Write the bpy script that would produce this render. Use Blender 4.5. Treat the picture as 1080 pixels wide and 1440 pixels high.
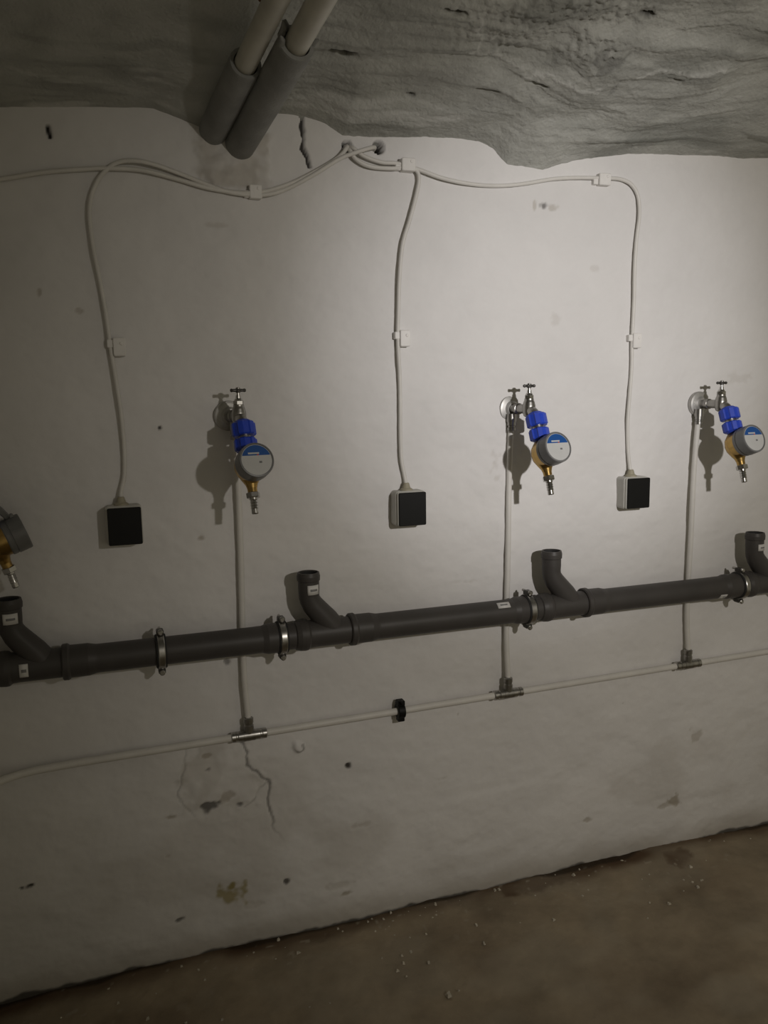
import bpy, math, random
import numpy as np
from mathutils import Vector, Matrix

for o in list(bpy.data.objects):
    bpy.data.objects.remove(o, do_unlink=True)
scene = bpy.context.scene
COL = scene.collection
random.seed(7)

# ------------------------------------------------------------------ camera
cam_d = bpy.data.cameras.new('camera')
cam_d.sensor_fit = 'VERTICAL'
cam_d.sensor_height = 36.0
cam_d.lens = 1150 / 1440 * 36.0
cam_d.clip_start = 0.02
cam = bpy.data.objects.new('camera', cam_d)
COL.objects.link(cam)
_r = Vector((0.94347907, -0.33106328, -0.01563133))
_u = Vector((0.06250801, 0.13142529, 0.9893534))
_f = Vector((0.32548423, 0.93441131, -0.14469112))
cam.matrix_world = Matrix(((_r.x, _u.x, -_f.x, 0), (_r.y, _u.y, -_f.y, -2.2), (_r.z, _u.z, -_f.z, 1.589), (0, 0, 0, 1)))
scene.camera = cam

# ------------------------------------------------------------------ light
world = bpy.data.worlds.new('cellar_ambient')
scene.world = world
world.use_nodes = True
bg = world.node_tree.nodes['Background']
bg.inputs[0].default_value = (1.0, 0.905, 0.67, 1)
bg.inputs[1].default_value = 0.20

# the hand torch that lights the wall from beside the photographer: hot centre and wide spill
TORCH = Vector((1.27, -3.0, 2.02))
for nm, watts, deg, aim, tint in (('torch_hot_spot', 150, 36, (1.36, 0, 1.72), (1.0, 0.98, 1.0)),
                                    ('torch_spill', 90, 80, (1.72, 0, 1.38), (1.0, 0.935, 0.86))):
    ld = bpy.data.lights.new(nm, 'SPOT')
    ld.energy = watts
    ld.color = tint
    ld.spot_size = math.radians(deg)
    ld.spot_blend = 1.0
    ld.shadow_soft_size = 0.04
    lamp = bpy.data.objects.new(nm, ld)
    COL.objects.link(lamp)
    lamp.location = TORCH
    lamp.rotation_euler = (Vector(aim) - TORCH).to_track_quat('-Z', 'Y').to_euler()

scene.view_settings.view_transform = 'Standard'
scene.view_settings.look = 'None'
scene.view_settings.exposure = 0.0
scene.view_settings.gamma = 1.0
scene.view_settings.use_curve_mapping = False


# ------------------------------------------------------------------ materials
def lin(c):
    return tuple((x / 12.92 if x <= 0.04045 else ((x + 0.055) / 1.055) ** 2.4) for x in c)


def mat(name, col, rough=0.6, metal=0.0, var=0.12, scale=30.0, bump=0.0, bscale=200.0, spec=0.4):
    """plain procedural material: noise-varied base colour, optional fine bump (colours linear)"""
    m = bpy.data.materials.new(name)
    m.use_nodes = True
    nt = m.node_tree
    b = nt.nodes['Principled BSDF']
    b.inputs['Roughness'].default_value = rough
    b.inputs['Metallic'].default_value = metal
    b.inputs['Specular IOR Level'].default_value = spec
    tc = nt.nodes.new('ShaderNodeTexCoord')
    n = nt.nodes.new('ShaderNodeTexNoise')
    n.inputs['Scale'].default_value = scale
    n.inputs['Detail'].default_value = 5
    nt.links.new(tc.outputs['Object'], n.inputs['Vector'])
    r = nt.nodes.new('ShaderNodeValToRGB')
    r.color_ramp.elements[0].position = 0.3
    r.color_ramp.elements[1].position = 0.7
    r.color_ramp.elements[0].color = (*[c * (1 - var) for c in col], 1)
    r.color_ramp.elements[1].color = (*[min(1, c * (1 + var)) for c in col], 1)
    nt.links.new(n.outputs['Fac'], r.inputs['Fac'])
    nt.links.new(r.outputs['Color'], b.inputs['Base Color'])
    if bump:
        n2 = nt.nodes.new('ShaderNodeTexNoise')
        n2.inputs['Scale'].default_value = bscale
        n2.inputs['Detail'].default_value = 4
        nt.links.new(tc.outputs['Object'], n2.inputs['Vector'])
        bp = nt.nodes.new('ShaderNodeBump')
        bp.inputs['Strength'].default_value = bump
        bp.inputs['Distance'].default_value = 0.004
        nt.links.new(n2.outputs['Fac'], bp.inputs['Height'])
        nt.links.new(bp.outputs['Normal'], b.inputs['Normal'])
    return m


def surface_mat(name, base, stains_shade, rough=0.9, var=0.08, scale=3.0, bump=0.25, bscale=90.0, fine=400.0):
    """large surface: noise-mottled base colour, with stain and painted shade colours mixed in by named mesh attributes"""
    m = bpy.data.materials.new(name)
    m.use_nodes = True
    nt = m.node_tree
    b = nt.nodes['Principled BSDF']
    b.inputs['Roughness'].default_value = rough
    b.inputs['Specular IOR Level'].default_value = 0.2
    tc = nt.nodes.new('ShaderNodeTexCoord')
    n = nt.nodes.new('ShaderNodeTexNoise')
    n.inputs['Scale'].default_value = scale
    n.inputs['Detail'].default_value = 9
    n.inputs['Roughness'].default_value = 0.62
    nt.links.new(tc.outputs['Object'], n.inputs['Vector'])
    r = nt.nodes.new('ShaderNodeValToRGB')
    r.color_ramp.elements[0].position = 0.32
    r.color_ramp.elements[1].position = 0.66
    r.color_ramp.elements[0].color = (*[c * (1 - var) for c in base], 1)
    r.color_ramp.elements[1].color = (*[c * (1 + var * .5) for c in base], 1)
    nt.links.new(n.outputs['Fac'], r.inputs['Fac'])
    last = r.outputs['Color']
    for att, col in stains_shade:
        a = nt.nodes.new('ShaderNodeAttribute')
        a.attribute_name = att
        mx = nt.nodes.new('ShaderNodeMix')
        mx.data_type = 'RGBA'
        nt.links.new(a.outputs['Fac'], mx.inputs[0])
        nt.links.new(last, mx.inputs[6])
        mx.inputs[7].default_value = (*col, 1)
        last = mx.outputs[2]
    nt.links.new(last, b.inputs['Base Color'])
    n2 = nt.nodes.new('ShaderNodeTexNoise')
    n2.inputs['Scale'].default_value = bscale
    n2.inputs['Detail'].default_value = 6
    nt.links.new(tc.outputs['Object'], n2.inputs['Vector'])
    bp = nt.nodes.new('ShaderNodeBump')
    bp.inputs['Strength'].default_value = bump
    bp.inputs['Distance'].default_value = 0.004
    nt.links.new(n2.outputs['Fac'], bp.inputs['Height'])
    nt.links.new(bp.outputs['Normal'], b.inputs['Normal'])
    return m


M = {}
M['plaster'] = surface_mat('white_plaster', (0.70, 0.685, 0.67),
                           [('stain', (0.34, 0.30, 0.24)), ('olive', (0.30, 0.25, 0.10)), ('dark', (0.035, 0.03, 0.025))],
                           var=0.07, scale=2.2, bump=0.22, bscale=45)
M['cement'] = surface_mat('grey_cement_plaster', (0.42, 0.422, 0.39),
                          [('stain', (0.20, 0.205, 0.185)), ('pale', (0.60, 0.60, 0.57)), ('dark', (0.03, 0.028, 0.025))],
                          var=0.22, scale=5, bump=0.9, bscale=110)
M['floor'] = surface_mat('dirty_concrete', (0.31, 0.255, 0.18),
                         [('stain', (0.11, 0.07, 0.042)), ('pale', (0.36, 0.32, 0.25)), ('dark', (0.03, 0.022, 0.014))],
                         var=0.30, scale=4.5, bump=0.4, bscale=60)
M['drain'] = mat('grey_drain_plastic', (0.064, 0.059, 0.055), 0.46, var=0.08, scale=12, spec=0.3)
M['drain_dark'] = mat('dark_rubber_seal', (0.02, 0.02, 0.02), 0.7)
M['pipe_white'] = mat('white_pipe_plastic', (0.65, 0.63, 0.59), 0.45, var=0.05, scale=15)
M['cable'] = mat('pale_grey_cable', (0.64, 0.62, 0.58), 0.5, var=0.05, scale=20)
M['clip'] = mat('white_clip_plastic', (0.72, 0.70, 0.67), 0.5, var=0.04)
M['chrome'] = mat('worn_chrome', (0.50, 0.49, 0.47), 0.22, 1.0, var=0.12, scale=60)
M['escutcheon'] = mat('brushed_escutcheon', (0.46, 0.45, 0.43), 0.5, 0.75, var=0.12, scale=60)
M['nickel'] = mat('dull_nickel', (0.34, 0.33, 0.31), 0.34, 1.0, var=0.15, scale=60)
M['handle'] = mat('dark_handle_metal', (0.10, 0.095, 0.09), 0.4, 0.8, var=0.15)
M['steel'] = mat('zinc_steel', (0.42, 0.41, 0.39), 0.32, 1.0, var=0.15, scale=50)
M['darksteel'] = mat('dark_clamp_steel', (0.06, 0.057, 0.052), 0.38, 0.6, var=0.15)
M['brass'] = mat('brass', (0.44, 0.29, 0.10), 0.30, 1.0, var=0.15, scale=50)
M['blue'] = mat('blue_plastic', (0.022, 0.060, 0.47), 0.38, var=0.06)
M['dialblue'] = mat('dial_blue_print', (0.012, 0.075, 0.27), 0.35, var=0.04)
M['dial'] = mat('dial_white', (0.50, 0.50, 0.485), 0.3, var=0.03)
M['greyplastic'] = mat('grey_housing_plastic', (0.16, 0.16, 0.158), 0.38, var=0.06)
M['red'] = mat('red_mark', (0.5, 0.05, 0.03), 0.4)
M['black'] = mat('black_plastic', (0.007, 0.007, 0.0065), 0.5, var=0.1, spec=0.2)
M['boxwhite'] = mat('off_white_box_plastic', (0.50, 0.49, 0.45), 0.5, var=0.04)
M['gland'] = mat('yellowed_rubber_gland', (0.33, 0.30, 0.22), 0.6, var=0.1)
M['sticker'] = mat('white_sticker', (0.66, 0.65, 0.63), 0.55, var=0.03)
M['print'] = mat('smudged_print', (0.22, 0.22, 0.22), 0.6)
M['foam'] = mat('grey_foam_insulation', (0.25, 0.25, 0.238), 0.85, var=0.16, scale=14, bump=0.35, bscale=160)
M['paint'] = mat('cream_painted_pipe', (0.52, 0.50, 0.43), 0.4, var=0.1, scale=16)
M['rust'] = mat('rusty_iron', (0.13, 0.06, 0.03), 0.8, var=0.4, scale=60)
M['crumb'] = mat('plaster_crumb', (0.5, 0.46, 0.38), 0.9, var=0.3, scale=90)


# ------------------------------------------------------------------ mesh builder
class MB:
    def __init__(self):
        self.v, self.f, self.s = [], [], []

    def add(self, vs, fs, smooth):
        k = len(self.v)
        self.v += [tuple(p) for p in vs]
        self.f += [tuple(i + k for i in q) for q in fs]
        self.s += [smooth] * len(fs)
        return self

    def lathe(self, p, d, prof, n=24, caps=True, up=None, squash=None):
        """revolve profile [(t, r)] about the axis through p along d; hard corners = repeated points"""
        p, d = Vector(p), Vector(d).normalized()
        a = Vector(up) if up else (Vector((0, 0, 1)) if abs(d.z) < .9 else Vector((1, 0, 0)))
        x = (a - d * a.dot(d)).normalized()
        y = d.cross(x)
        # split the profile at sharp corners so shading stays crisp
        vs, fs = [], []
        for (t0, r0), (t1, r1) in zip(prof[:-1], prof[1:]):
            k = len(vs)
            for t, r in ((t0, r0), (t1, r1)):
                for i in range(n):
                    g = 2 * math.pi * i / n
                    vs.append(p + d * t + (x * math.cos(g) + y * math.sin(g)) * r)
            for i in range(n):
                j = (i + 1) % n
                fs.append((k + i, k + j, k + n + j, k + n + i))
        self.add(vs, fs, True)
        if caps:
            for (t, r), rev in ((prof[0], True), (prof[-1], False)):
                if r > 1e-5:
                    ring = [p + d * t + (x * math.cos(2 * math.pi * i / n) + y * math.sin(2 * math.pi * i / n)) * r for i in range(n)]
                    q = tuple(range(n))
                    self.add(ring, [q[::-1] if rev else q], False)
        return self

    def prism(self, p, d, poly, h0, h1, x=None, chamfer=0.0):
        """extrude a 2D polygon (in plane x, d^x) along d from h0 to h1, chamfered"""
        p, d = Vector(p), Vector(d).normalized()
        a = Vector(x) if x else (Vector((0, 0, 1)) if abs(d.z) < .9 else Vector((1, 0, 0)))
        ex = (a - d * a.dot(d)).normalized()
        ey = d.cross(ex)
        n = len(poly)
        c = chamfer
        cx = sum(q[0] for q in poly) / n
        cy = sum(q[1] for q in poly) / n

        def shrink(q):
            l = math.hypot(q[0] - cx, q[1] - cy)
            k = max(0, (l - c * 1.2)) / l if l else 1
            return (cx + (q[0] - cx) * k, cy + (q[1] - cy) * k)
        lv = [(h0, [shrink(q) for q in poly]), (h0 + c, poly), (h1 - c, poly), (h1, [shrink(q) for q in poly])] if c else [(h0, poly), (h1, poly)]
        vs = [p + ex * q[0] + ey * q[1] + d * h for h, pl in lv for q in pl]
        fs = []
        for l in range(len(lv) - 1):
            for i in range(n):
                j = (i + 1) % n
                fs.append((l * n + i, l * n + j, (l + 1) * n + j, (l + 1) * n + i))
        fs.append(tuple(range(n))[::-1])
        fs.append(tuple(range((len(lv) - 1) * n, len(lv) * n)))
        return self.add(vs, fs, False)

    def box(self, c, s, ch=0.0, d=(0, 0, 1), x=(1, 0, 0)):
        hx, hy = s[0] / 2, s[1] / 2
        return self.prism(c, d, [(-hx, -hy), (hx, -hy), (hx, hy), (-hx, hy)], -s[2] / 2, s[2] / 2, x=x, chamfer=ch)

    def tube(self, pts, r, n=12, caps=True):
        """tube along a polyline, r a number or a list"""
        pts = [Vector(q) for q in pts]
        rs = r if isinstance(r, (list, tuple)) else [r] * len(pts)
        vs, fs = [], []
        ref = None
        for i, q in enumerate(pts):
            t = (pts[min(i + 1, len(pts) - 1)] - pts[max(i - 1, 0)]).normalized()
            if ref is None:
                a = Vector((0, 1, 0)) if abs(t.y) < .9 else Vector((1, 0, 0))
                ref = (a - t * a.dot(t)).normalized()
            else:
                ref = (ref - t * ref.dot(t)).normalized()
            b = t.cross(ref)
            for k in range(n):
                g = 2 * math.pi * k / n
                vs.append(q + (ref * math.cos(g) + b * math.sin(g)) * rs[i])
        for i in range(len(pts) - 1):
            for k in range(n):
                j = (k + 1) % n
                fs.append((i * n + k, i * n + j, (i + 1) * n + j, (i + 1) * n + k))
        self.add(vs, fs, True)
        if caps:
            m = (len(pts) - 1) * n
            self.add(vs[:n], [tuple(range(n))[::-1]], False)
            self.add(vs[m:m + n], [tuple(range(n))], False)
        return self

    def build(self, name, material, parent=None, origin=(0, 0, 0)):
        o = Vector(origin)
        me = bpy.data.meshes.new(name)
        me.from_pydata([tuple(Vector(p) - o) for p in self.v], [], self.f)
        me.polygons.foreach_set('use_smooth', self.s)
        me.materials.append(M[material])
        me.update()
        ob = bpy.data.objects.new(name, me)
        COL.objects.link(ob)
        if parent:
            ob.parent = parent
        else:
            ob.location = o
        return ob


def tag(o, label, cat, group=None):
    o['label'] = label
    o['category'] = cat
    if group:
        o['group'] = group
    return o


def thing(name, loc, label, cat, group=None, rotz=0.0):
    o = bpy.data.objects.new(name, None)
    o.empty_display_size = 0.05
    COL.objects.link(o)
    o.location = loc
    o.rotation_euler = (0, 0, rotz)
    return tag(o, label, cat, group)


def dup(root, loc, label, rotz=None):
    r = root.copy()
    COL.objects.link(r)
    r.location = loc
    if rotz is not None:
        r.rotation_euler = (0, 0, rotz)
    r['label'] = label
    for ch in list(root.children):
        c = ch.copy()
        COL.objects.link(c)
        c.parent = r
        for g in ch.children:
            q = g.copy()
            COL.objects.link(q)
            q.parent = c
    return r


def spline(pts, sub=6):
    """Catmull-Rom through the points"""
    P = [Vector(p) for p in pts]
    P = [P[0] * 2 - P[1]] + P + [P[-1] * 2 - P[-2]]
    out = []
    for i in range(1, len(P) - 2):
        for k in range(sub):
            t = k / sub
            a, b, c, d = P[i - 1], P[i], P[i + 1], P[i + 2]
            out.append(0.5 * ((2 * b) + (c - a) * t + (2 * a - 5 * b + 4 * c - d) * t * t + (3 * b - a - 3 * c + d) * t ** 3))
    out.append(P[-2])
    return out


# ------------------------------------------------------------------ numpy noise for the rough surfaces
def vnoise(x, y, seed):
    xi, yi = np.floor(x).astype(np.int64), np.floor(y).astype(np.int64)
    xf, yf = x - xi, y - yi
    u = xf * xf * xf * (xf * (xf * 6 - 15) + 10)
    v = yf * yf * yf * (yf * (yf * 6 - 15) + 10)

    def h(a, b):
        n = (a * 374761393 + b * 668265263 + seed * 1442695041) & 0xffffffff
        n = ((n ^ (n >> 13)) * 1274126177) & 0xffffffff
        n = ((n ^ (n >> 16)) * 2246822519) & 0xffffffff
        return ((n ^ (n >> 15)) & 0xffff) / 65535.0 * 2 - 1
    return (h(xi, yi) * (1 - u) + h(xi + 1, yi) * u) * (1 - v) + (h(xi, yi + 1) * (1 - u) + h(xi + 1, yi + 1) * u) * v


def fbm(x, y, seed, octv=4, gain=0.5):
    s, a = np.zeros_like(x), 1.0
    for k in range(octv):
        s = s + a * vnoise(x * 2 ** k, y * 2 ** k, seed + k * 17)
        a *= gain
    return s


def sstep(a, b, x):
    t = np.clip((x - a) / (b - a), 0, 1)
    return t * t * (3 - 2 * t)


def poly_dist(x, y, pts):
    d = np.full(x.shape, 9.0)
    for (ax, ay), (bx, by) in zip(pts[:-1], pts[1:]):
        L = (bx - ax) ** 2 + (by - ay) ** 2
        t = np.clip(((x - ax) * (bx - ax) + (y - ay) * (by - ay)) / L, 0, 1)
        d = np.minimum(d, np.hypot(x - ax - t * (bx - ax), y - ay - t * (by - ay)))
    return d


def grid_object(name, X, Y, Z, material, attrs=None, flip=False):
    nu, nv = X.shape
    co = np.stack([X, Y, Z], -1).reshape(-1, 3).astype(np.float32)
    i, j = np.meshgrid(np.arange(nu - 1), np.arange(nv - 1), indexing='ij')
    a = (i * nv + j).ravel()
    q = np.stack([a, a + nv, a + nv + 1, a + 1], -1)
    if flip:
        q = q[:, ::-1]
    me = bpy.data.meshes.new(name)
    me.vertices.add(len(co))
    me.vertices.foreach_set('co', co.ravel())
    me.loops.add(q.size)
    me.loops.foreach_set('vertex_index', q.ravel().astype(np.int32))
    me.polygons.add(len(q))
    me.polygons.foreach_set('loop_start', np.arange(0, q.size, 4, dtype=np.int32))
    me.polygons.foreach_set('use_smooth', np.ones(len(q), dtype=bool))
    for k, arr in (attrs or {}).items():
        at = me.attributes.new(k, 'FLOAT', 'POINT')
        at.data.foreach_set('value', np.clip(arr, 0, 1).ravel().astype(np.float32))
    me.materials.append(M[material])
    me.update(calc_edges=True)
    me.validate()
    ob = bpy.data.objects.new(name, me)
    COL.objects.link(ob)
    ob['kind'] = 'structure'
    return ob


# ------------------------------------------------------------------ wall_back (plane y = 0, faces -y)
XL = -0.395                                       # inner corner with the left wall
xs = np.concatenate([np.arange(XL - 0.02, 2.42, 0.004), np.arange(2.44, 3.4, 0.06)])
zs = np.concatenate([np.arange(-0.03, 2.36, 0.004), [2.42, 2.5]])
X, Z = np.meshgrid(xs, zs, indexing='ij')
out = 0.006 * fbm(X * 1.6, Z * 1.6, 3, 3) + 0.0024 * fbm(X * 9, Z * 12, 5, 3) + 0.0006 * fbm(X * 45, Z * 55, 6, 2)
out += 0.0035 * sstep(0.15, 0.75, fbm(X * 2.6, Z * 4.2, 71, 3)) * sstep(0.9, 0.4, Z)   # coarser float work low down
stain = np.zeros_like(X)
dark = np.zeros_like(X)
olive = np.zeros_like(X)
wob = fbm(X * 40, Z * 40, 11, 3)


def blob(cx, cz, rx, rz, w=0.95):
    return sstep(1.0, 0.35, np.hypot((X - cx) / rx, (Z - cz) / rz) + w * wob * 0.6)


# hairline cracks and the blown patch of plaster under the first tee
for pts, w, dep in [([(0.327, .63), (0.346, .59), (0.343, .55), (0.372, .523), (0.379, .503), (0.404, .492), (0.403, .411), (0.413, .344), (0.443, .297), (0.485, .28)], .0035, .003),
                    ([(0.181, .628), (0.171, .582), (0.159, .532), (0.149, .492), (0.163, .458), (0.194, .42)], .0028, .002),
                    ([(0.404, .492), (0.375, .47), (0.36, .44), (0.335, .425)], .003, .002)]:
    dd = poly_dist(X + .004 * wob, Z + .004 * fbm(X * 50, Z * 50, 12, 2), pts)
    fade = np.ones_like(Z) if w > .003 else 0.65 + 0.35 * vnoise(X * 30, Z * 30, 19)
    if len(pts) == 10:
        fade = sstep(.28, .42, Z)
    c = sstep(w * 1.6, w * .3, dd) * fade
    dark = np.maximum(dark, c * (0.62 if len(pts) == 10 else .34))
    out -= dep * c
inside = sstep(0.13, 0.10, np.hypot((X - .27) / 1.0, (Z - .52) / 1.0) + .02 * wob)
out += 0.003 * inside * fbm(X * 14, Z * 14, 15, 3)
stain = np.maximum(stain, inside * 0.28 * sstep(-.2, .7, fbm(X * 16, Z * 16, 16, 3)))
for cx, cz, rx, rz, a in [(.237, .595, .018, .010, .5), (.233, .554, .015, .010, .6), (.23, .445, .026, .018, .75), (.289, .466, .03, .018, .4),
                          (.32, .434, .015, .016, .7), (.127, .433, .02, .008, .45), (.642, .496, .010, .010, .95), (.30, .861, .010, .008, .6),
                          (1.277, 2.121, .016, .017, .7), (1.305, 2.117, .022, .014, .3), (1.245, 2.12, .006, .016, .3), (1.902, .388, .035, .034, .32), (1.813, .167, .034, .022, .55),
                          (1.79, .155, .03, .012, .35), (1.468, .156, .035, .01, .4), (.442, .167, .011, .012, .85), (-.236, .311, .018, .009, .95), (-.262, .309, .008, .006, .8),
                          (.156, 1.507, .006, .006, .95), (.134, .118, .013, .006, .7), (.622, .094, .02, .01, .5), (.60, .125, .05, .012, .18), (.115, .32, .013, .008, .3),
                          (.245, 1.21, .014, .008, .45), (.35, .115, .04, .012, .22), (.68, .30, .035, .01, .25), (1.60, .55, .012, .006, .5), (1.0, .60, .006, .005, .5),
                          (2.02, 1.62, .05, .02, .12), (.95, .40, .02, .006, .2), (-.02, 1.80, .01, .006, .3), (-.11, 1.84, .006, .010, .35), (.33, 2.02, .03, .006, .16),
                          (1.01, 1.02, .04, .008, .14), (1.32, 1.80, .02, .02, .12), (1.45, 1.95, .03, .012, .12), (1.12, 1.37, .02, .04, .16)]:
    m = blob(cx, cz, rx, rz)
    if a >= .6:
        dark = np.maximum(dark, m * a)
        out -= 0.004 * m
    else:
        stain = np.maximum(stain, m * min(1, a * 1.5))
        out -= 0.0015 * m
olive = np.maximum(olive, blob(.278, .165, .044, .042, .9) * .8)
olive = np.maximum(olive, blob(.283, .185, .022, .024, .9) * .95)
# small lump of plaster standing proud, right of the first tee
lump = blob(.488, .581, .022, .020, .5)
out += 0.012 * lump
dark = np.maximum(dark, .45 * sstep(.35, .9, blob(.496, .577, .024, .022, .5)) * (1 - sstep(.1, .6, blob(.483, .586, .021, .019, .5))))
# vertical slot and crack near the vault
slot = sstep(.006, .003, np.abs(X + .06 + .004 * np.sin(Z * 60))) * sstep(.017, .012, np.abs(Z - 2.215))
dark = np.maximum(dark, slot)
out -= .012 * slot
dd = poly_dist(X + .003 * wob, Z, [(.556, 2.31), (.560, 2.25), (.560, 2.227), (.573, 2.206), (.578, 2.185)])
c = sstep(.0062, .0032, dd)
dark = np.maximum(dark, .95 * c)
out -= .016 * c
# holes the cables come out of, their inner shade painted near black
for cx, cz, r in ((.680, 2.243, .015), (.770, 2.247, .018)):
    m = sstep(r, r * .8, np.hypot(X - cx, Z - cz))
    dark = np.maximum(dark, m)
    out -= .07 * m
# rough mortar patch where the insulated pipes leave the wall
pm = sstep(1.0, .75, np.maximum(np.abs(X - .375) / .105, np.abs(Z - 2.185) / .075) + .12 * wob)
out += pm * (.006 + .004 * fbm(X * 25, Z * 25, 31, 4))
stain = np.maximum(stain, pm * (.22 + .25 * sstep(-.2, .6, fbm(X * 22, Z * 22, 33, 3))))
# grime along the floor; the thin dark foot line also paints in the shadow gap
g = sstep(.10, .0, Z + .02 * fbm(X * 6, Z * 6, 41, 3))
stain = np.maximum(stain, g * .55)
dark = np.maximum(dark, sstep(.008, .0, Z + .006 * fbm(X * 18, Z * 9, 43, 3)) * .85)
stain = np.maximum(stain, .20 * sstep(.25, .9, fbm(X * 3.1, Z * 4.0, 51, 4)) * sstep(.85, .3, Z))
wall = grid_object('wall_back', X, -out, Z, 'plaster', dict(stain=stain, dark=dark, olive=olive))

# ------------------------------------------------------------------ wall_left (plane x = XL, faces +x)
ys = np.arange(-3.6, 0.03, 0.03)
zs2 = np.arange(-0.03, 2.9, 0.03)
Yg, Zg = np.meshgrid(ys, zs2, indexing='ij')
o2 = 0.006 * fbm(Yg * 1.7, Zg * 1.7, 61, 4)
grid_object('wall_left', XL - .004 + o2, Yg, Zg, 'plaster',
            dict(stain=sstep(.12, 0, Zg) * .5, dark=np.zeros_like(Yg), olive=np.zeros_like(Yg)))

# ------------------------------------------------------------------ floor
xs = np.concatenate([np.arange(XL - .03, 2.6, 0.007), np.arange(2.66, 3.4, .06)])
ys = np.concatenate([np.arange(-3.6, -1.2, .06), np.arange(-1.2, .03, .007)])
X, Y = np.meshgrid(xs, ys, indexing='ij')
hz = .006 * fbm(X * 2.2, Y * 2.2, 81, 4) + .0018 * fbm(X * 22, Y * 22, 83, 3)
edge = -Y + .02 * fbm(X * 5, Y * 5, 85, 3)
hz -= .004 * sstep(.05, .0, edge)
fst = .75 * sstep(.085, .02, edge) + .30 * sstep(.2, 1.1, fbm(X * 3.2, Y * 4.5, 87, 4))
fdk = .8 * sstep(.018, .002, edge)  # dark dirt line at the wall foot, with the shadow gap painted into it
m = sstep(1.0, .6, np.hypot((X - 1.80 - .6 * (Y + .06)) / .075, (Y + .075) / .065) + .3 * fbm(X * 20, Y * 20, 89, 3))
fst = np.maximum(fst, .95 * m)
m = sstep(1.0, .6, np.hypot((X - 1.22) / .16, (Y + .04) / .045) + .3 * fbm(X * 20, Y * 20, 90, 3))
fst = np.maximum(fst, .9 * m)
fpl = .30 * sstep(.1, 1.0, fbm(X * 4, Y * 6, 91, 4)) + .8 * sstep(.78, .95, vnoise(X * 55, Y * 55, 93)) * sstep(-.3, -.05, Y)
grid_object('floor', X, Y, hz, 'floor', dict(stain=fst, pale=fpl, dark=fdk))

# ------------------------------------------------------------------ ceiling: rough vault springing from the wall
bx = [-.5, -.165, .008, .181, .334, .397, .445, .483, .567, .62, .663, .783, .994, 1.06, 1.104, 1.135, 1.16, 1.264, 1.34, 1.431, 1.59, 1.761, 2.094, 3.5]
bz = [2.25, 2.258, 2.276, 2.288, 2.243, 2.232, 2.28, 2.31, 2.308, 2.295, 2.270, 2.277, 2.288, 2.283, 2.266, 2.240, 2.226, 2.219, 2.242, 2.265, 2.292, 2.302, 2.316, 2.31]
xs = np.concatenate([np.arange(XL - .04, 2.42, .0045), np.arange(2.46, 3.4, .06)])
os_ = np.concatenate([np.arange(-.04, .80, .0045), np.arange(.82, 1.2, .02), np.arange(1.25, 3.7, .07)])
X, O = np.meshgrid(xs, os_, indexing='ij')
zb = np.interp(X + .006 * vnoise(X * 18, O * 0, 7), bx, bz)
k = np.exp(-np.clip(O, 0, 9) / .16)
rise = .45 * (1 - (1 - np.clip(O, -.05, 2.2) / 2.2) ** 2)
Zc = 2.275 + (zb - 2.275) * k + rise
away = sstep(.0, .10, O)
Xw = X + .10 * fbm(X * 2, O * 3, 101, 3)
Ow = O + .035 * fbm(X * 2.2, O * 4, 103, 3) + .05 * X * 0
right = sstep(.35, .62, X)                           # the left third is smoother
amp = .35 + .65 * right
lumps = fbm(Xw * 3.2, Ow * 6.0, 105, 3)
streak = fbm(Xw * 2.6, Ow * 26, 107, 4)
ridge = 1 - np.abs(fbm(Xw * 3.4 + 9, Ow * 15, 109, 3))
Zc += amp * away * (.013 * lumps + 0.0042 * streak - .0025 * sstep(.75, 1.0, ridge))
# coarse thrown-on render, higher up
rough = sstep(.27, .36, O + .05 * fbm(X * 5, O * 5, 111, 3) + .10 * (X - 1.0) * -1) * right * (.25 + .75 * sstep(.78, .90, X + .08 * fbm(X * 6, O * 6, 133, 2)) * sstep(1.30, 1.18, X + .08 * fbm(X * 6, O * 6, 134, 2)))
grain = fbm(X * 85, O * 85, 113, 2, .7)
Zc -= rough * (.0036 * grain + .004 * fbm(X * 9, O * 12, 115, 3) + .006)
Zc += (1 - rough) * .0010 * fbm(X * 60, O * 80, 117, 2) * amp
cst = .55 * sstep(.1, .9, fbm(Xw * 3, Ow * 8, 121, 4)) + .35 * sstep(.55, .9, -streak)
cpl = .6 * sstep(.45, 1.0, fbm(Xw * 5, Ow * 22, 123, 4)) * sstep(.28, .05, O)
cdk = np.zeros_like(X)
w2 = fbm(X * 40, O * 40, 125, 3)
for cx, co, rx, ro in [(.597, .235, .040, .012), (.62, .232, .02, .018), (.803, .140, .018, .009), (.812, .41, .030, .006), (1.325, .27, .012, .035), (1.28, .47, .04, .009),
                       (1.245, .345, .055, .04), (1.12, .24, .03, .006), (1.485, .31, .03, .006), (1.0, .20, .03, .005)]:
    m = sstep(1.0, .4, np.hypot((X - cx) / rx, (O - co) / ro) + .45 * w2)
    big = ro > .03
    cdk = np.maximum(cdk, m * (.35 if big else .9))
    Zc += (.004 if big else .012) * m
for pts in ([(1.02, .275), (1.08, .262), (1.15, .266), (1.22, .258), (1.30, .262)], [(1.36, .31), (1.45, .335), (1.50, .33), (1.60, .37)], [(.86, .42), (.90, .36), (.93, .31), (1.0, .28)]):
    m = sstep(.010, .002, poly_dist(X + .02 * w2, O + .014 * w2, pts))
    Zc -= .0035 * m * (.5 + .5 * vnoise(X * 25, O * 25, 131))
    cpl = np.maximum(cpl, .5 * m)
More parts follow.
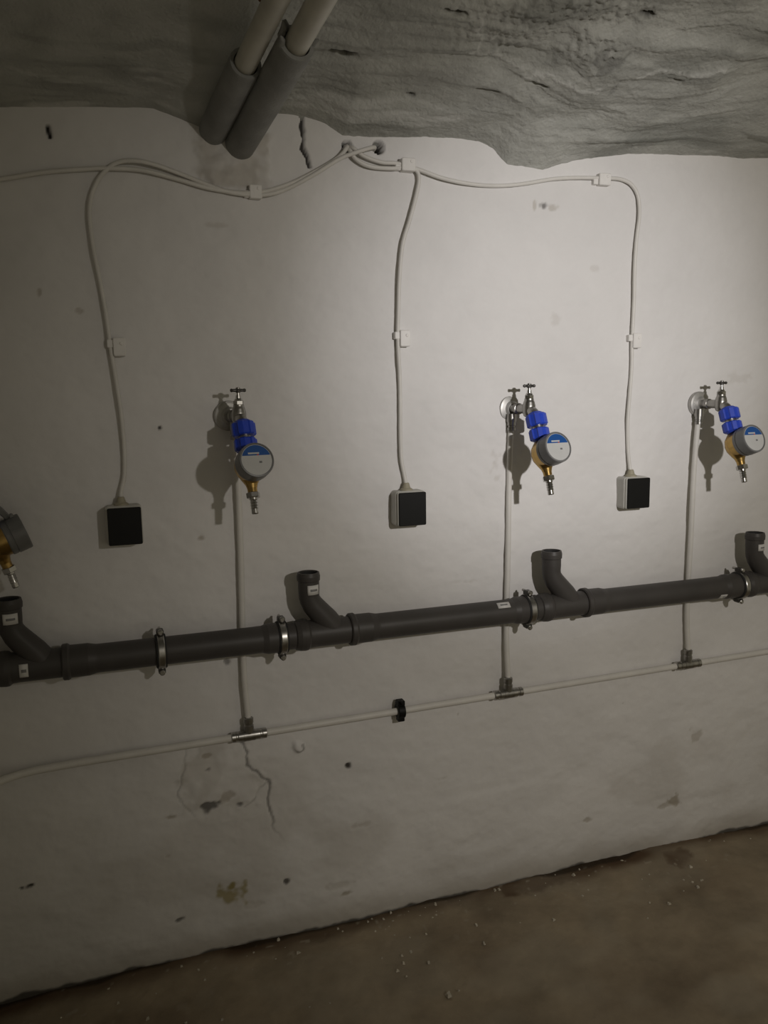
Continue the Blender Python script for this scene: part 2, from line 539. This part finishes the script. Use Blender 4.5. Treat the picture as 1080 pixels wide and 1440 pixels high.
# left part: lime-washed like the wall
cpl = np.maximum(cpl, (1 - right) * .35 * sstep(-.3, .5, fbm(X * 5, O * 6, 127, 3)))
grid_object('ceiling', X, -O, Zc, 'cement', dict(stain=cst, pale=cpl, dark=cdk), flip=True)

# ------------------------------------------------------------------ insulated pipes coming out of the wall under the vault
PD = Vector((.10, -1, .172)).normalized()


def insulated_pipe(base, sleeve_len, rs, rp, label):
    t = thing('insulated_pipe', base, label, 'pipe', 'insulated pipes under the vault')
    B = Vector((0, 0, 0))
    n = 28
    prof = [(-.03, rs * .97), (.0, rs), (sleeve_len * .5, rs * 1.02), (sleeve_len - .004, rs), (sleeve_len, rs * .97), (sleeve_len, rp * 1.12), (sleeve_len - .05, rp * 1.1)]
    MB().lathe(B, PD, prof, n, caps=False).build('insulation_sleeve', 'foam', t)
    MB().lathe(B, PD, [(-.02, rp), (1.9, rp)], 24).build('pipe_tube', 'paint', t)
    return t


p1 = insulated_pipe((.326, 0, 2.250), .315, .036, .0245, 'cream pipe with shorter grey foam sleeve, left of the pair under the vault')
p2 = insulated_pipe((.392, 0, 2.222), .46, .0385, .0255, 'cream pipe with longer grey foam sleeve, right of the pair under the vault')
# torn foam at the mouth of the longer sleeve
for a, l in ((-.2, .03), (.35, .045), (.9, .02), (2.5, .03), (3.0, .018)):
    s1 = PD.cross(Vector((0, 0, 1))).normalized()
    s2 = s1.cross(PD)
    c0 = PD * .455 + (s1 * math.cos(a) + s2 * math.sin(a)) * .034
    MB().tube([c0, c0 + PD * l * .6 + (s1 * math.cos(a) + s2 * math.sin(a)) * .003, c0 + PD * l + (s1 * math.cos(a) + s2 * math.sin(a)) * .010], [.008, .006, .002], 7).build('torn_foam_flap', 'foam', p2)
# thin rusty pipe with a flaking pale strip above the left one
base = Vector((.372, -.42, 2.386))
thin = thing('thin_pipe', base, 'thin rust-stained pipe above the left insulated pipe at top edge', 'pipe')
MB().tube([(0, 0, 0), tuple(PD * .5), tuple(PD * 1.8)], .007, 10).build('pipe_tube', 'rust', thin)
MB().tube([tuple(Vector((-.016, 0, 0)) + PD * .01), tuple(Vector((-.016, 0, 0)) + PD * 1.8)], .006, 10).build('pale_strip', 'paint', thin)
MB().box(tuple(PD * .25 + Vector((-.008, 0, .03))), (.05, .02, .06), .002).build('hanger', 'rust', thin)

# ------------------------------------------------------------------ horizontal water pipe, tees, risers
WY = -.022


def mainz(x):
    return .643 + .010 * (x + .1)


arc = [(-.370, -.80, .640), (-.370, -.40, .640)]
for i in range(0, 10):
    g = math.pi / 2 * i / 9
    arc.append((-.17 - .20 * math.cos(g), -.222 + .20 * math.sin(g), .641))
arc += [(x, WY, mainz(x)) for x in (-.1, .2, .35, .6, .8, 1.0, 1.16, 1.5, 1.84, 2.2, 2.8)]
mp = MB().tube(arc, .0105, 14).build('water_pipe', 'pipe_white', origin=(1.0, WY, .65))
tag(mp, 'long white plastic water pipe running low along the wall below the drain', 'pipe')

tee0 = thing('pipe_tee', (.349, WY, mainz(.349)), 'metal press tee above the patch of cracked plaster', 'pipe fitting', 'press tees on the white water pipe')
ringp = lambda a, b, r: [(a, r * .8), (a + .002, r), (a + .012, r), (a + .014, r * .88), (a + .018, r * .88), (a + .020, r), (b - .002, r), (b, r * .8)]
MB().lathe((-.05, 0, 0), (1, 0, 0), ringp(0, .036, .0145), 20).build('press_sleeve', 'steel', tee0)
MB().lathe((.05, 0, 0), (-1, 0, 0), ringp(0, .036, .0145), 20).build('press_sleeve', 'steel', tee0)
MB().lathe((-.016, 0, 0), (1, 0, 0), [(0, .0155), (.032, .0155)], 20).lathe((0, 0, 0), (0, 0, 1), [(0, .0135), (.022, .0135)], 18).build('tee_body', 'nickel', tee0)
MB().lathe((0, 0, .018), (0, 0, 1), ringp(0, .034, .0140), 20).build('press_sleeve', 'nickel', tee0)
dup(tee0, (1.158, WY, mainz(1.158)), 'metal press tee under the middle tap, right of the black pipe clamp')
dup(tee0, (1.838, WY, mainz(1.838)), 'metal press tee at the foot of the rightmost white riser')

riser_lab = ['white riser pipe below the left tap, crossing behind the drain', 'white riser pipe below the middle tap, between two boxes', 'white riser pipe below the rightmost tap']
for (xa, xb, xc), lb in zip(((.349, .347, .346), (1.160, 1.159, 1.166), (1.841, 1.837, 1.848)), riser_lab):
    z0 = mainz(xa) + .045
    t = thing('riser_pipe', (xa, -.018, z0), lb, 'pipe', 'white riser pipes')
    pts = spline([(0, 0, 0), (xb - xa - .004, .004, .15), (xb - xa, .004, .40), (xb - xa + .002, .004, .62), (xc - xa, .002, 1.515 - z0)], 4)
    MB().tube(pts, .0086, 12).build('pipe_tube', 'pipe_white', t)
    MB().lathe((xc - xa, .001, 1.470 - z0), (0, 0, 1), [(0, .009), (.001, .0125), (.010, .0125), (.011, .0105), (.015, .0105), (.016, .0125), (.026, .0125), (.026, .0145), (.05, .0145)], 18).build('press_sleeve', 'nickel', t)

# small black pipe clamp on the water pipe
t = thing('pipe_clamp', (.80, 0, mainz(.80)), 'small black pipe clamp holding the white water pipe', 'clamp')
MB().lathe((-.011, WY, 0), (1, 0, 0), [(0, .012), (0, .021), (.002, .0225), (.020, .0225), (.022, .021), (.022, .012)], 22, caps=False).build('band', 'black', t)
MB().box((0, WY, .026), (.022, .022, .016), .002).lathe((0, WY - .006, .030), (0, -1, 0), [(0, .006), (.010, .006), (.012, .003)], 10).build('bolt_ear', 'black', t)
MB().box((0, WY, -.025), (.020, .020, .012), .002).build('lower_ear', 'black', t)
MB().lathe((0, 0, 0), (0, -1, 0), [(-.005, .005), (.010, .005)], 10).build('rod', 'darksteel', t)

# ------------------------------------------------------------------ grey drain line
DY, DZ, DR = -.072, .934, .0365
TX = [-.228, .520, 1.276, 2.050]                       # upright sockets
br_lab = ['grey drain branch with upright socket at the left edge, nearest the corner',
          'grey drain branch with stickered upright socket, between the left tap and the middle box',
          'grey drain branch with plain upright socket below the middle water meter',
          'grey drain branch with upright socket at the right edge of the picture']
br0 = thing('drain_branch', (TX[0], DY, DZ), br_lab[0], 'drain fitting', 'branches of the drain line')
R = DR + .001
MB().lathe((-.10, 0, 0), (1, 0, 0), [(0, DR - .001), (.055, DR - .001), (.058, R + .002), (.070, R + .006), (.082, R + .007), (.090, R + .006), (.096, R + .001), (.112, R), (.205, R), (.212, R)], 32).build('main_body', 'drain', br0)
bpts = [(.074, 0, .0), (.048, 0, .036), (.026, 0, .062), (.010, 0, .082), (.002, 0, .098), (.0, 0, .112), (.0, 0, .122)]
MB().tube(bpts, [.034, .0335, .0315, .030, .0285, .0280, .0275], 28).build('oblique_branch', 'drain', br0)
up = MB().lathe((0, 0, .098), (0, 0, 1), [(0, .0272), (.010, .0280), (.030, .0290), (.052, .0290), (.054, .0315), (.066, .0320), (.072, .0305), (.076, .0295), (.076, .0258), (.028, .0252), (.026, .0)], 28, caps=False).build('upright_socket', 'drain', br0)
MB().lathe((0, 0, .162), (0, 0, 1), [(0, .0257), (.0, .0242), (.007, .0242), (.009, .0257)], 28, caps=False).build('seal', 'drain_dark', up)


def curved_sticker(root, axis_p, axis_d, r, t0, t1, a0, a1, up_):
    """a paper label wrapped on a pipe, with smudged print bars on it"""
    p, d = Vector(axis_p), Vector(axis_d).normalized()
    a = Vector(up_)
    x = (a - d * a.dot(d)).normalized()
    y = d.cross(x)

    def patch(t0, t1, a0, a1, rr):
        n = 8
        vs, fs = [], []
        for i in range(n + 1):
            g = a0 + (a1 - a0) * i / n
            for t in (t0, t1):
                for r_ in (rr, rr - .0012):
                    vs.append(p + d * t + (x * math.cos(g) + y * math.sin(g)) * r_)
        for i in range(n):
            k, l = i * 4, i * 4 + 4
            fs += [(k, l, l + 2, k + 2), (k, k + 1, l + 1, l), (k + 2, l + 2, l + 3, k + 3)]
        fs += [(0, 2, 3, 1), (n * 4, n * 4 + 1, n * 4 + 3, n * 4 + 2)]
        return MB().add(vs, fs, True)
    s = patch(t0, t1, a0, a1, r + .0009).build('sticker', 'sticker', root)
    s['label'] = 'white paper sticker with smudged print'
    dt, da = t1 - t0, a1 - a0
    b = MB()
    for u0, u1, v0, v1 in (((.38, .60, .22, .80),) if abs(d.z) > .5 else ((.22, .80, .38, .60),)):
        q = patch(t0 + dt * u0, t0 + dt * u1, a0 + da * v0, a0 + da * v1, r + .0013)
        b.add(q.v, q.f, True)
    b.build('smudged_print', 'print', s)


br = [br0]
for i in (1, 2, 3):
    br.append(dup(br0, (TX[i], DY, DZ), br_lab[i]))
A90 = math.pi / 2
# around the vertical axis with up=(0,-1,0): angle 0 faces the room, positive turns towards +x
curved_sticker(br[0], (0, 0, .098), (0, 0, 1), .0292, .018, .044, -.45, .75, (0, -1, 0))
curved_sticker(br[1], (0, 0, .098), (0, 0, 1), .0292, .018, .044, -.35, .85, (0, -1, 0))
curved_sticker(br[3], (0, 0, .098), (0, 0, 1), .0292, .018, .040, -.35, .85, (0, -1, 0))
curved_sticker(br[0], (0, 0, 0), (1, 0, 0), R, -.005 + .02, .035, -.45, .45, (0, -1, 0))


def drain_pipe(x0, x1, label, socket=True):
    """a pipe length with its socket at the left end"""
    L = x1 - x0
    t = thing('drain_pipe', (x0, DY, DZ), label, 'drain pipe', 'lengths of the drain line')
    s = DR
    if socket:
        prof = [(0, s + .001), (.0, s + .006), (.003, s + .009), (.014, s + .0095), (.018, s + .007), (.020, s + .0048), (.062, s + .0045), (.080, s + .0005), (.085, s), (L, s)]
    else:
        prof = [(0, s), (L, s)]
    MB().lathe((0, 0, 0), (1, 0, 0), prof, 32).build('pipe_tube', 'drain', t)
    return t


segs = []
for i, lb in enumerate(['grey drain pipe between the left edge branch and the stickered branch',
                        'grey drain pipe between the left tap and the middle tap',
                        'long grey drain pipe below the right box, between middle and right branches',
                        'grey drain pipe leaving at the right edge of the picture']):
    x0 = TX[i] + .111
    x1 = TX[i + 1] - .045 if i < 3 else 2.9
    segs.append(drain_pipe(x0, x1, lb))
t = drain_pipe(XL + .004, TX[0] - .045, 'short grey drain stub running from the left edge branch into the corner', socket=False)
# stickers on the pipe lengths
curved_sticker(segs[1], (0, 0, 0), (1, 0, 0), DR, .470, .515, -.95, -.50, (0, -1, 0)) if False else None
# repair sleeve ahead of every branch (the widened end of each length)
for i in (0, 1, 2):
    x1 = TX[i + 1] - .045
    L = x1 - (TX[i] + .111)
    MB().lathe((L - .075, 0, 0), (1, 0, 0), [(-.015, DR), (0, DR + .0045), (.030, DR + .0045), (.055, DR + .004)], 32).build('spigot_collar', 'drain', segs[i])
# angle measured from the room side; positive goes down for this axis
curved_sticker(segs[1], (0, 0, 0), (1, 0, 0), DR, .452, .492, -1.15, -.60, (0, -1, 0))
curved_sticker(segs[2], (0, 0, 0), (1, 0, 0), DR, .505, .560, .50, 1.10, (0, -1, 0))

cl_lab = ['steel pipe clamp in the middle of the left drain pipe', 'steel pipe clamp just left of the stickered drain branch',
          'steel pipe clamp just left of the middle drain branch', 'steel pipe clamp just left of the right edge drain branch']
CX = [.122, TX[1] - .080, TX[2] - .080, TX[3] - .058]
cr = DR + .006
c0 = thing('drain_clamp', (CX[0], 0, DZ), cl_lab[0], 'clamp', 'clamps on the drain line')
MB().lathe((-.013, DY, 0), (1, 0, 0), [(0, DR - .001), (0, cr + .001), (.002, cr + .002), (.024, cr + .002), (.026, cr + .001), (.026, DR - .001)], 32, caps=False).build('rubber_lining', 'drain_dark', c0)
MB().lathe((-.0085, DY, 0), (1, 0, 0), [(0, cr), (0, cr + .0035), (.002, cr + .0045), (.015, cr + .0045), (.017, cr + .0035), (.017, cr)], 32, caps=False).build('band', 'steel', c0)
for s in (1, -1):
    e = MB().box((0, DY, s * (cr + .008)), (.018, .024, .016), .003).build('ear', 'darksteel', c0)
    MB().lathe((0, DY - .012, s * (cr + .011)), (0, -1, 0), [(0, .0075), (.006, .0075), (.008, .005), (.008, .0)], 12).lathe((0, DY + .03, s * (cr + .011)), (0, -1, 0), [(0, .004), (.03, .004)], 10).build('bolt', 'steel', e)
MB().lathe((0, .01, 0), (0, -1, 0), [(0, .006), (-DY - cr + .012, .006)], 12).build('rod', 'steel', c0)
MB().lathe((0, .004, 0), (0, -1, 0), [(0, .014), (.008, .013), (.009, .006)], 16).build('wall_plate', 'steel', c0)
for i in (1, 2, 3):
    dup(c0, (CX[i], 0, DZ), cl_lab[i])

# ------------------------------------------------------------------ taps (local: wall at y = 0, room side -y)
group_t = 'water taps with T-handles'
tap0 = thing('water_tap', (.335, 0, 1.534), 'dark chrome tap with T-handle, left of the middle box', 'tap', group_t)
MB().lathe((0, .006, 0), (0, -1, 0), [(0, .040), (.008, .040), (.0105, .0385), (.0125, .033), (.0145, .024), (.020, .018), (.020, .0)], 36).build('escutcheon', 'escutcheon', tap0)
MB().lathe((0, 0, 0), (0, -1, 0), [(.0, .013), (.030, .013), (.031, .0165), (.044, .0165), (.045, .0135), (.095, .0135)], 20).build('inlet', 'nickel', tap0)
MB().lathe((0, -.092, -.024), (0, 0, 1), [(0, .008), (.004, .015), (.014, .0185), (.034, .0185), (.044, .016), (.050, .0135), (.054, .0135)], 20).build('valve_body', 'nickel', tap0)
hexp = [(.0135 * math.cos(math.pi / 3 * i), .0135 * math.sin(math.pi / 3 * i)) for i in range(6)]
MB().prism((0, -.092, .030), (0, 0, 1), hexp, 0, .010, chamfer=.001).lathe((0, -.092, .040), (0, 0, 1), [(0, .011), (.004, .0095), (.006, .007), (.014, .006)], 16).build('bonnet', 'chrome', tap0)
MB().lathe((0, -.092, .050), (0, 0, 1), [(0, .0045), (.014, .0042), (.016, .006), (.022, .006)], 12).build('stem', 'chrome', tap0)
AX = Vector((0, -math.sin(math.radians(20)), -math.cos(math.radians(20))))       # downward axis of spout and meter
MB().tube(spline([(0, -.092, -.004), (0, -.104, -.006), (0, -.118, -.014), (0, -.1275, -.030)], 4), [.0150] * 13, 18).lathe((0, -.1265, -.024), tuple(AX), [(-.006, .0155), (0, .017), (.008, .017)], 20).build('spout', 'nickel', tap0)
h = MB()
h.lathe((-.021, -.092, .066), (1, 0, 0), [(0, .0), (.001, .0036), (.004, .0048), (.008, .0038), (.015, .0042), (.021, .0066), (.027, .0042), (.034, .0038), (.038, .0048), (.041, .0036), (.042, .0)], 12)
h.lathe((0, -.092, .060), (0, 0, 1), [(0, .006), (.008, .007), (.013, .005), (.014, 0)], 12)
h.build('handle', 'handle', tap0)

# ------------------------------------------------------------------ water meters
group_m = 'water meters on the taps'
met0 = thing('water_meter', (.335, 0, 1.534), 'water meter with two blue nuts on the left tap, dial square to the room', 'water meter', group_m)
NB = Vector((0, -math.cos(math.radians(20)), math.sin(math.radians(20))))        # dial direction
P0 = Vector((0, -.1275, -.030))                                                  # spout end


def ax(t, o=0.0):
    return tuple(P0 + AX * t + NB * o)


def grip_poly(r, n=6, lug=.0030):
    pl = []
    for i in range(n):
        for f, rr in ((-.32, r), (-.20, r + lug), (.20, r + lug), (.32, r)):
            g = 2 * math.pi * (i + f) / n
            pl.append((rr * math.cos(g), rr * math.sin(g)))
    return pl


MB().prism(ax(.003), tuple(AX), grip_poly(.0275), -.018, .017, x=(1, 0, 0), chamfer=.003).lathe(ax(-.015), tuple(AX), [(-.006, .0175), (-.002, .0225), (.002, .0235)], 24).build('union_nut', 'blue', met0)
MB().lathe(ax(.018), tuple(AX), [(0, .0165), (.012, .0165)], 20).build('threaded_neck', 'nickel', met0)
MB().prism(ax(.045), tuple(AX), grip_poly(.0265), -.017, .014, x=(1, 0, 0), chamfer=.003).lathe(ax(.057), tuple(AX), [(.0, .0235), (.004, .0215), (.008, .0165)], 24).build('union_nut', 'blue', met0)
b = MB()
b.lathe(ax(.052), tuple(AX), [(0, .014), (.010, .0165), (.020, .024), (.032, .032), (.050, .035), (.066, .032), (.082, .023), (.094, .0155), (.104, .0125), (.118, .0120), (.120, .0120)], 28)
b.lathe(ax(.102, .0), tuple(NB), [(-.012, .030), (.0, .0385), (.024, .041), (.028, .041)], 32)
body = b.build('brass_body', 'brass', met0)
CEN = .102
hs = MB().lathe(ax(CEN), tuple(NB), [(.024, .0415), (.027, .0435), (.036, .0435), (.037, .0425), (.039, .0425), (.040, .0445), (.068, .0440), (.071, .0430), (.0715, .0395), (.0690, .0390), (.0690, .0)], 40).build('counter_housing', 'greyplastic', met0)
MB().lathe(ax(CEN), tuple(NB), [(.0689, .0385), (.0700, .0385), (.0700, .0)], 40).build('dial_face', 'dial', hs)
# blue printed segment across the top of the dial
rr = .0372
chord = math.asin(.30)
pl = [(rr * math.sin(g), rr * math.cos(g)) for g in np.linspace(-(math.pi / 2 - chord), (math.pi / 2 - chord), 22)]
UPD = -AX                                                                        # up direction in the dial plane
seg = MB()
vs = []
for hh in (.0701, .0705):
    vs += [Vector(ax(CEN, hh)) + Vector((1, 0, 0)) * px + UPD * pz for px, pz in pl]
n = len(pl)
seg.add(vs, [tuple(range(n, 2 * n))[::-1], tuple(range(n))] + [(i, (i + 1) % n, n + (i + 1) % n, n + i) for i in range(n)], False)
seg.build('blue_print', 'dialblue', hs)


def dial_bar(name, material, cx, cz, w, hgt, lift):
    v = []
    for hh in (.0700, lift):
        v += [Vector(ax(CEN, hh)) + Vector((1, 0, 0)) * (cx + sx * w / 2) + UPD * (cz + sz * hgt / 2) for sx, sz in ((-1, -1), (1, -1), (1, 1), (-1, 1))]
    return MB().add(v, [(0, 1, 2, 3), (4, 7, 6, 5), (0, 4, 5, 1), (1, 5, 6, 2), (2, 6, 7, 3), (3, 7, 4, 0)], False).build(name, material, hs)


dial_bar('white_print', 'dial', -.006, .0165, .028, .0042, .0708)
dial_bar('register_window', 'greyplastic', .009, -.006, .007, .005, .0706)
dial_bar('red_mark', 'red', .004, .0125, .004, .003, .0708)
MB().prism(ax(.173), tuple(AX), [(.0175 * math.cos(math.pi / 3 * i), .0175 * math.sin(math.pi / 3 * i)) for i in range(6)], -.006, .008, x=(1, 0, 0), chamfer=.0015).build('hex_nut', 'chrome', met0)
VD = (AX + Vector((0, 0, -.35))).normalized()
MB().lathe(ax(.177), tuple(VD), [(0, .0100), (.008, .0100), (.010, .0085), (.016, .0100), (.017, .0085), (.023, .0100), (.024, .0085), (.030, .0098), (.031, .0085), (.042, .0088), (.044, .0075), (.044, .0050), (.02, .0050), (.02, 0)], 18, caps=False).build('hose_nozzle', 'chrome', met0)

ROT = math.radians(7)
tap0.rotation_euler.z = ROT
met0.rotation_euler.z = ROT
for loc, rz, lt, lm in (((1.172, 0, 1.535), ROT, 'chrome tap with T-handle, between the middle and right boxes', 'water meter with two blue nuts on the middle tap'),
                        ((1.861, 0, 1.536), ROT * .6, 'chrome tap with T-handle, right of the right box', 'water meter with two blue nuts on the rightmost tap'),
                        ((XL - .008, -.118, 1.376), math.radians(100), 'tap on the left side wall carrying the meter with the flipped-up lid', 'brass water meter with flipped-up grey lid, seen from the side at left edge')):
    dup(tap0, loc, lt, rz)
    mm = dup(met0, loc, lm, rz)
# flipped-up lid on the meter of the left wall
lid = MB()
hinge = Vector(ax(CEN, .070)) + UPD * .044
ldir = (UPD * .85 - NB * .30).normalized()
lnorm = Vector((1, 0, 0)).cross(ldir).normalized()
lid.lathe(tuple(hinge + ldir * .030 - NB * .022), tuple(lnorm), [(-.006, .030), (-.004, .033), (.006, .033), (.008, .030)], 32)
lob = lid.build('flip_lid', 'greyplastic', mm)
MB().lathe(tuple(hinge - NB * .012 + Vector((-.012, 0, 0))), (1, 0, 0), [(0, .005), (.024, .005)], 12).build('hinge', 'greyplastic', lob)

# ------------------------------------------------------------------ surface boxes with black fronts
box_lab = ['surface box with black front on the shaded wall at left', 'surface box with black front in the middle, between left and middle taps', 'surface box with black front on the bright wall at right']
BX = [(.052, 1.264), (.832, 1.260), (1.594, 1.263)]


def rrect(w, h, r, n=5):
    pl = []
    for cx, cy, a0 in ((w / 2 - r, h / 2 - r, 0), (-w / 2 + r, h / 2 - r, 90), (-w / 2 + r, -h / 2 + r, 180), (w / 2 - r, -h / 2 + r, 270)):
        for i in range(n + 1):
            g = math.radians(a0 + 90 * i / n)
            pl.append((cx + r * math.cos(g), cy + r * math.sin(g)))
    return pl


b0 = thing('surface_box', (BX[0][0], 0, BX[0][1]), box_lab[0], 'electrical box', 'surface boxes with black fronts')
MB().prism((0, 0, 0), (0, -1, 0), rrect(.090, .101, .010), -.006, .044, x=(1, 0, 0), chamfer=.002).build('box_body', 'boxwhite', b0)
MB().prism((0, 0, 0), (0, -1, 0), rrect(.085, .097, .006), .0435, .053, x=(1, 0, 0), chamfer=.0015).build('cover_frame', 'boxwhite', b0)
MB().prism((.001, 0, 0), (0, -1, 0), rrect(.082, .095, .004), .050, .0585, x=(1, 0, 0), chamfer=.0015).build('black_front', 'black', b0)
MB().lathe((-.004, -.020, .048), (0, 0, 1), [(0, .019), (.006, .018), (.010, .012), (.022, .0085), (.024, .007)], 20).build('cable_gland', 'gland', b0)
for i in (1, 2):
    dup(b0, (BX[i][0], 0, BX[i][1]), box_lab[i])

# ------------------------------------------------------------------ cables
CY = -.010
CR = .0056


def cable(pts, label, name='cable', r=CR):
    pts = [(p[0], p[2] if len(p) > 2 else CY, p[1]) for p in pts]
    ob = MB().tube(spline(pts, 6), r, 10).build(name, 'cable', origin=pts[0])
    return tag(ob, label, 'cable', 'pale cables on the wall')


cable([(-.32, 2.085), (-.25, 2.086), (-.176, 2.097), (-.082, 2.119), (-.002, 2.131), (.064, 2.138, -.012), (.147, 2.139, -.012), (.231, 2.124), (.318, 2.106), (.418, 2.103), (.502, 2.126), (.58, 2.164), (.649, 2.206), (.676, 2.236, -.006), (.682, 2.246, .03)],
      'pale cable running in from the left edge to the hole below the vault')
cable([(.764, 2.246, .05), (.750, 2.240, -.012), (.70, 2.222, -.022), (.649, 2.200, -.022), (.58, 2.157, -.018), (.502, 2.116), (.44, 2.099), (.36, 2.101), (.30, 2.117), (.235, 2.138), (.175, 2.153, -.018), (.125, 2.158, -.02), (.08, 2.148, -.014), (.04, 2.108), (.018, 2.047), (.019, 1.964), (.032, 1.863), (.041, 1.78), (.046, 1.712), (.054, 1.63), (.061, 1.55), (.064, 1.46), (.060, 1.39), (.050, 1.350, -.013), (.048, 1.332, -.018)],
      'pale cable dropping to the left box with the black front')
cable([(.678, 2.240, .03), (.682, 2.228, -.010), (.700, 2.206), (.738, 2.191), (.80, 2.190), (.850, 2.198), (.874, 2.188), (.880, 2.165), (.870, 2.12), (.852, 2.06), (.829, 1.99), (.819, 1.90), (.815, 1.82), (.812, 1.734), (.816, 1.64), (.817, 1.56), (.816, 1.48), (.818, 1.40), (.826, 1.350, -.013), (.828, 1.330, -.018)],
      'pale cable dropping to the middle box with the black front')
cable([(.684, 2.246, .03), (.692, 2.234, -.010), (.722, 2.216), (.77, 2.204), (.82, 2.204), (.882, 2.192), (.945, 2.176), (1.01, 2.167), (1.077, 2.164), (1.145, 2.168), (1.212, 2.178), (1.30, 2.196), (1.38, 2.205), (1.47, 2.210), (1.53, 2.211), (1.570, 2.198), (1.595, 2.165), (1.602, 2.11), (1.594, 2.04), (1.590, 1.95), (1.591, 1.86), (1.588, 1.734), (1.589, 1.65), (1.584, 1.56), (1.580, 1.48), (1.584, 1.40), (1.589, 1.350, -.013), (1.590, 1.330, -.018)],
      'pale cable crossing to the right and dropping to the right box')

# clips (local: wall y = 0)
cl = thing('cable_clip', (.845, 0, 2.202), 'white cable clip near the two holes below the vault', 'cable clip', 'white cable clips')
MB().prism((.002, 0, 0), (0, -1, 0), rrect(.040, .034, .004), -.004, .021, x=(1, 0, 0), chamfer=.002).build('clip_body', 'clip', cl)
MB().prism((-.026, 0, -.006), (0, -1, 0), rrect(.016, .018, .003), -.004, .014, x=(1, 0, 0), chamfer=.0015).build('clip_tab', 'clip', cl)
MB().lathe((.010, -.019, .008), (0, -1, 0), [(0, .0045), (.003, .0045), (.004, .003), (.004, 0)], 12).build('nail_head', 'clip', cl)
dup(cl, (1.470, 0, 2.205), 'white cable clip on the right of the sagging cable')
d = dup(cl, (.424, 0, 2.106), 'small white cable clip below the insulated pipes')
d.scale = (.8, .75, 1.0)
cv = thing('cable_clip', (.060, 0, 1.712), 'white cable clip above the left box', 'cable clip', 'white cable clips')
MB().prism((.007, 0, 0), (0, -1, 0), rrect(.030, .046, .004), -.004, .021, x=(1, 0, 0), chamfer=.002).build('clip_body', 'clip', cv)
MB().prism((-.014, 0, .008), (0, -1, 0), rrect(.016, .020, .003), -.004, .016, x=(1, 0, 0), chamfer=.0015).build('clip_tab', 'clip', cv)
MB().lathe((.012, -.019, .008), (0, -1, 0), [(0, .0045), (.003, .0045), (.004, .003), (.004, 0)], 12).build('nail_head', 'clip', cv)
dup(cv, (.824, 0, 1.738), 'white cable clip above the middle box')
dup(cv, (1.594, 0, 1.736), 'white cable clip above the right box')

# ------------------------------------------------------------------ crumbs of plaster swept along the foot of the wall
rng = random.Random(5)
cm = MB()
for i in range(130):
    x = rng.uniform(-.25, 2.3)
    y = -.012 - abs(rng.gauss(0, .16))
    if i < 26:
        x, y = rng.gauss(.95, .28), -.02 - abs(rng.gauss(0, .05))
    s = rng.uniform(.0018, .0042) * (1.7 if rng.random() < .12 else 1)
    vs = [Vector((x, y, .002)) + Vector((a * s * rng.uniform(.6, 1.5), b_ * s * rng.uniform(.6, 1.5), c_ * s * rng.uniform(.5, 1.0))) for a, b_, c_ in
          ((-1, -1, -1), (1, -1, -1), (1, 1, -1), (-1, 1, -1), (-.6, -.7, 1), (.7, -.6, 1), (.6, .7, 1), (-.7, .6, 1))]
    cm.add(vs, [(0, 3, 2, 1), (4, 5, 6, 7), (0, 1, 5, 4), (1, 2, 6, 5), (2, 3, 7, 6), (3, 0, 4, 7)], False)
co = cm.build('plaster_crumbs', 'crumb')
tag(co, 'scattered pale plaster crumbs on the floor along the wall', 'debris')
co['kind'] = 'stuff'
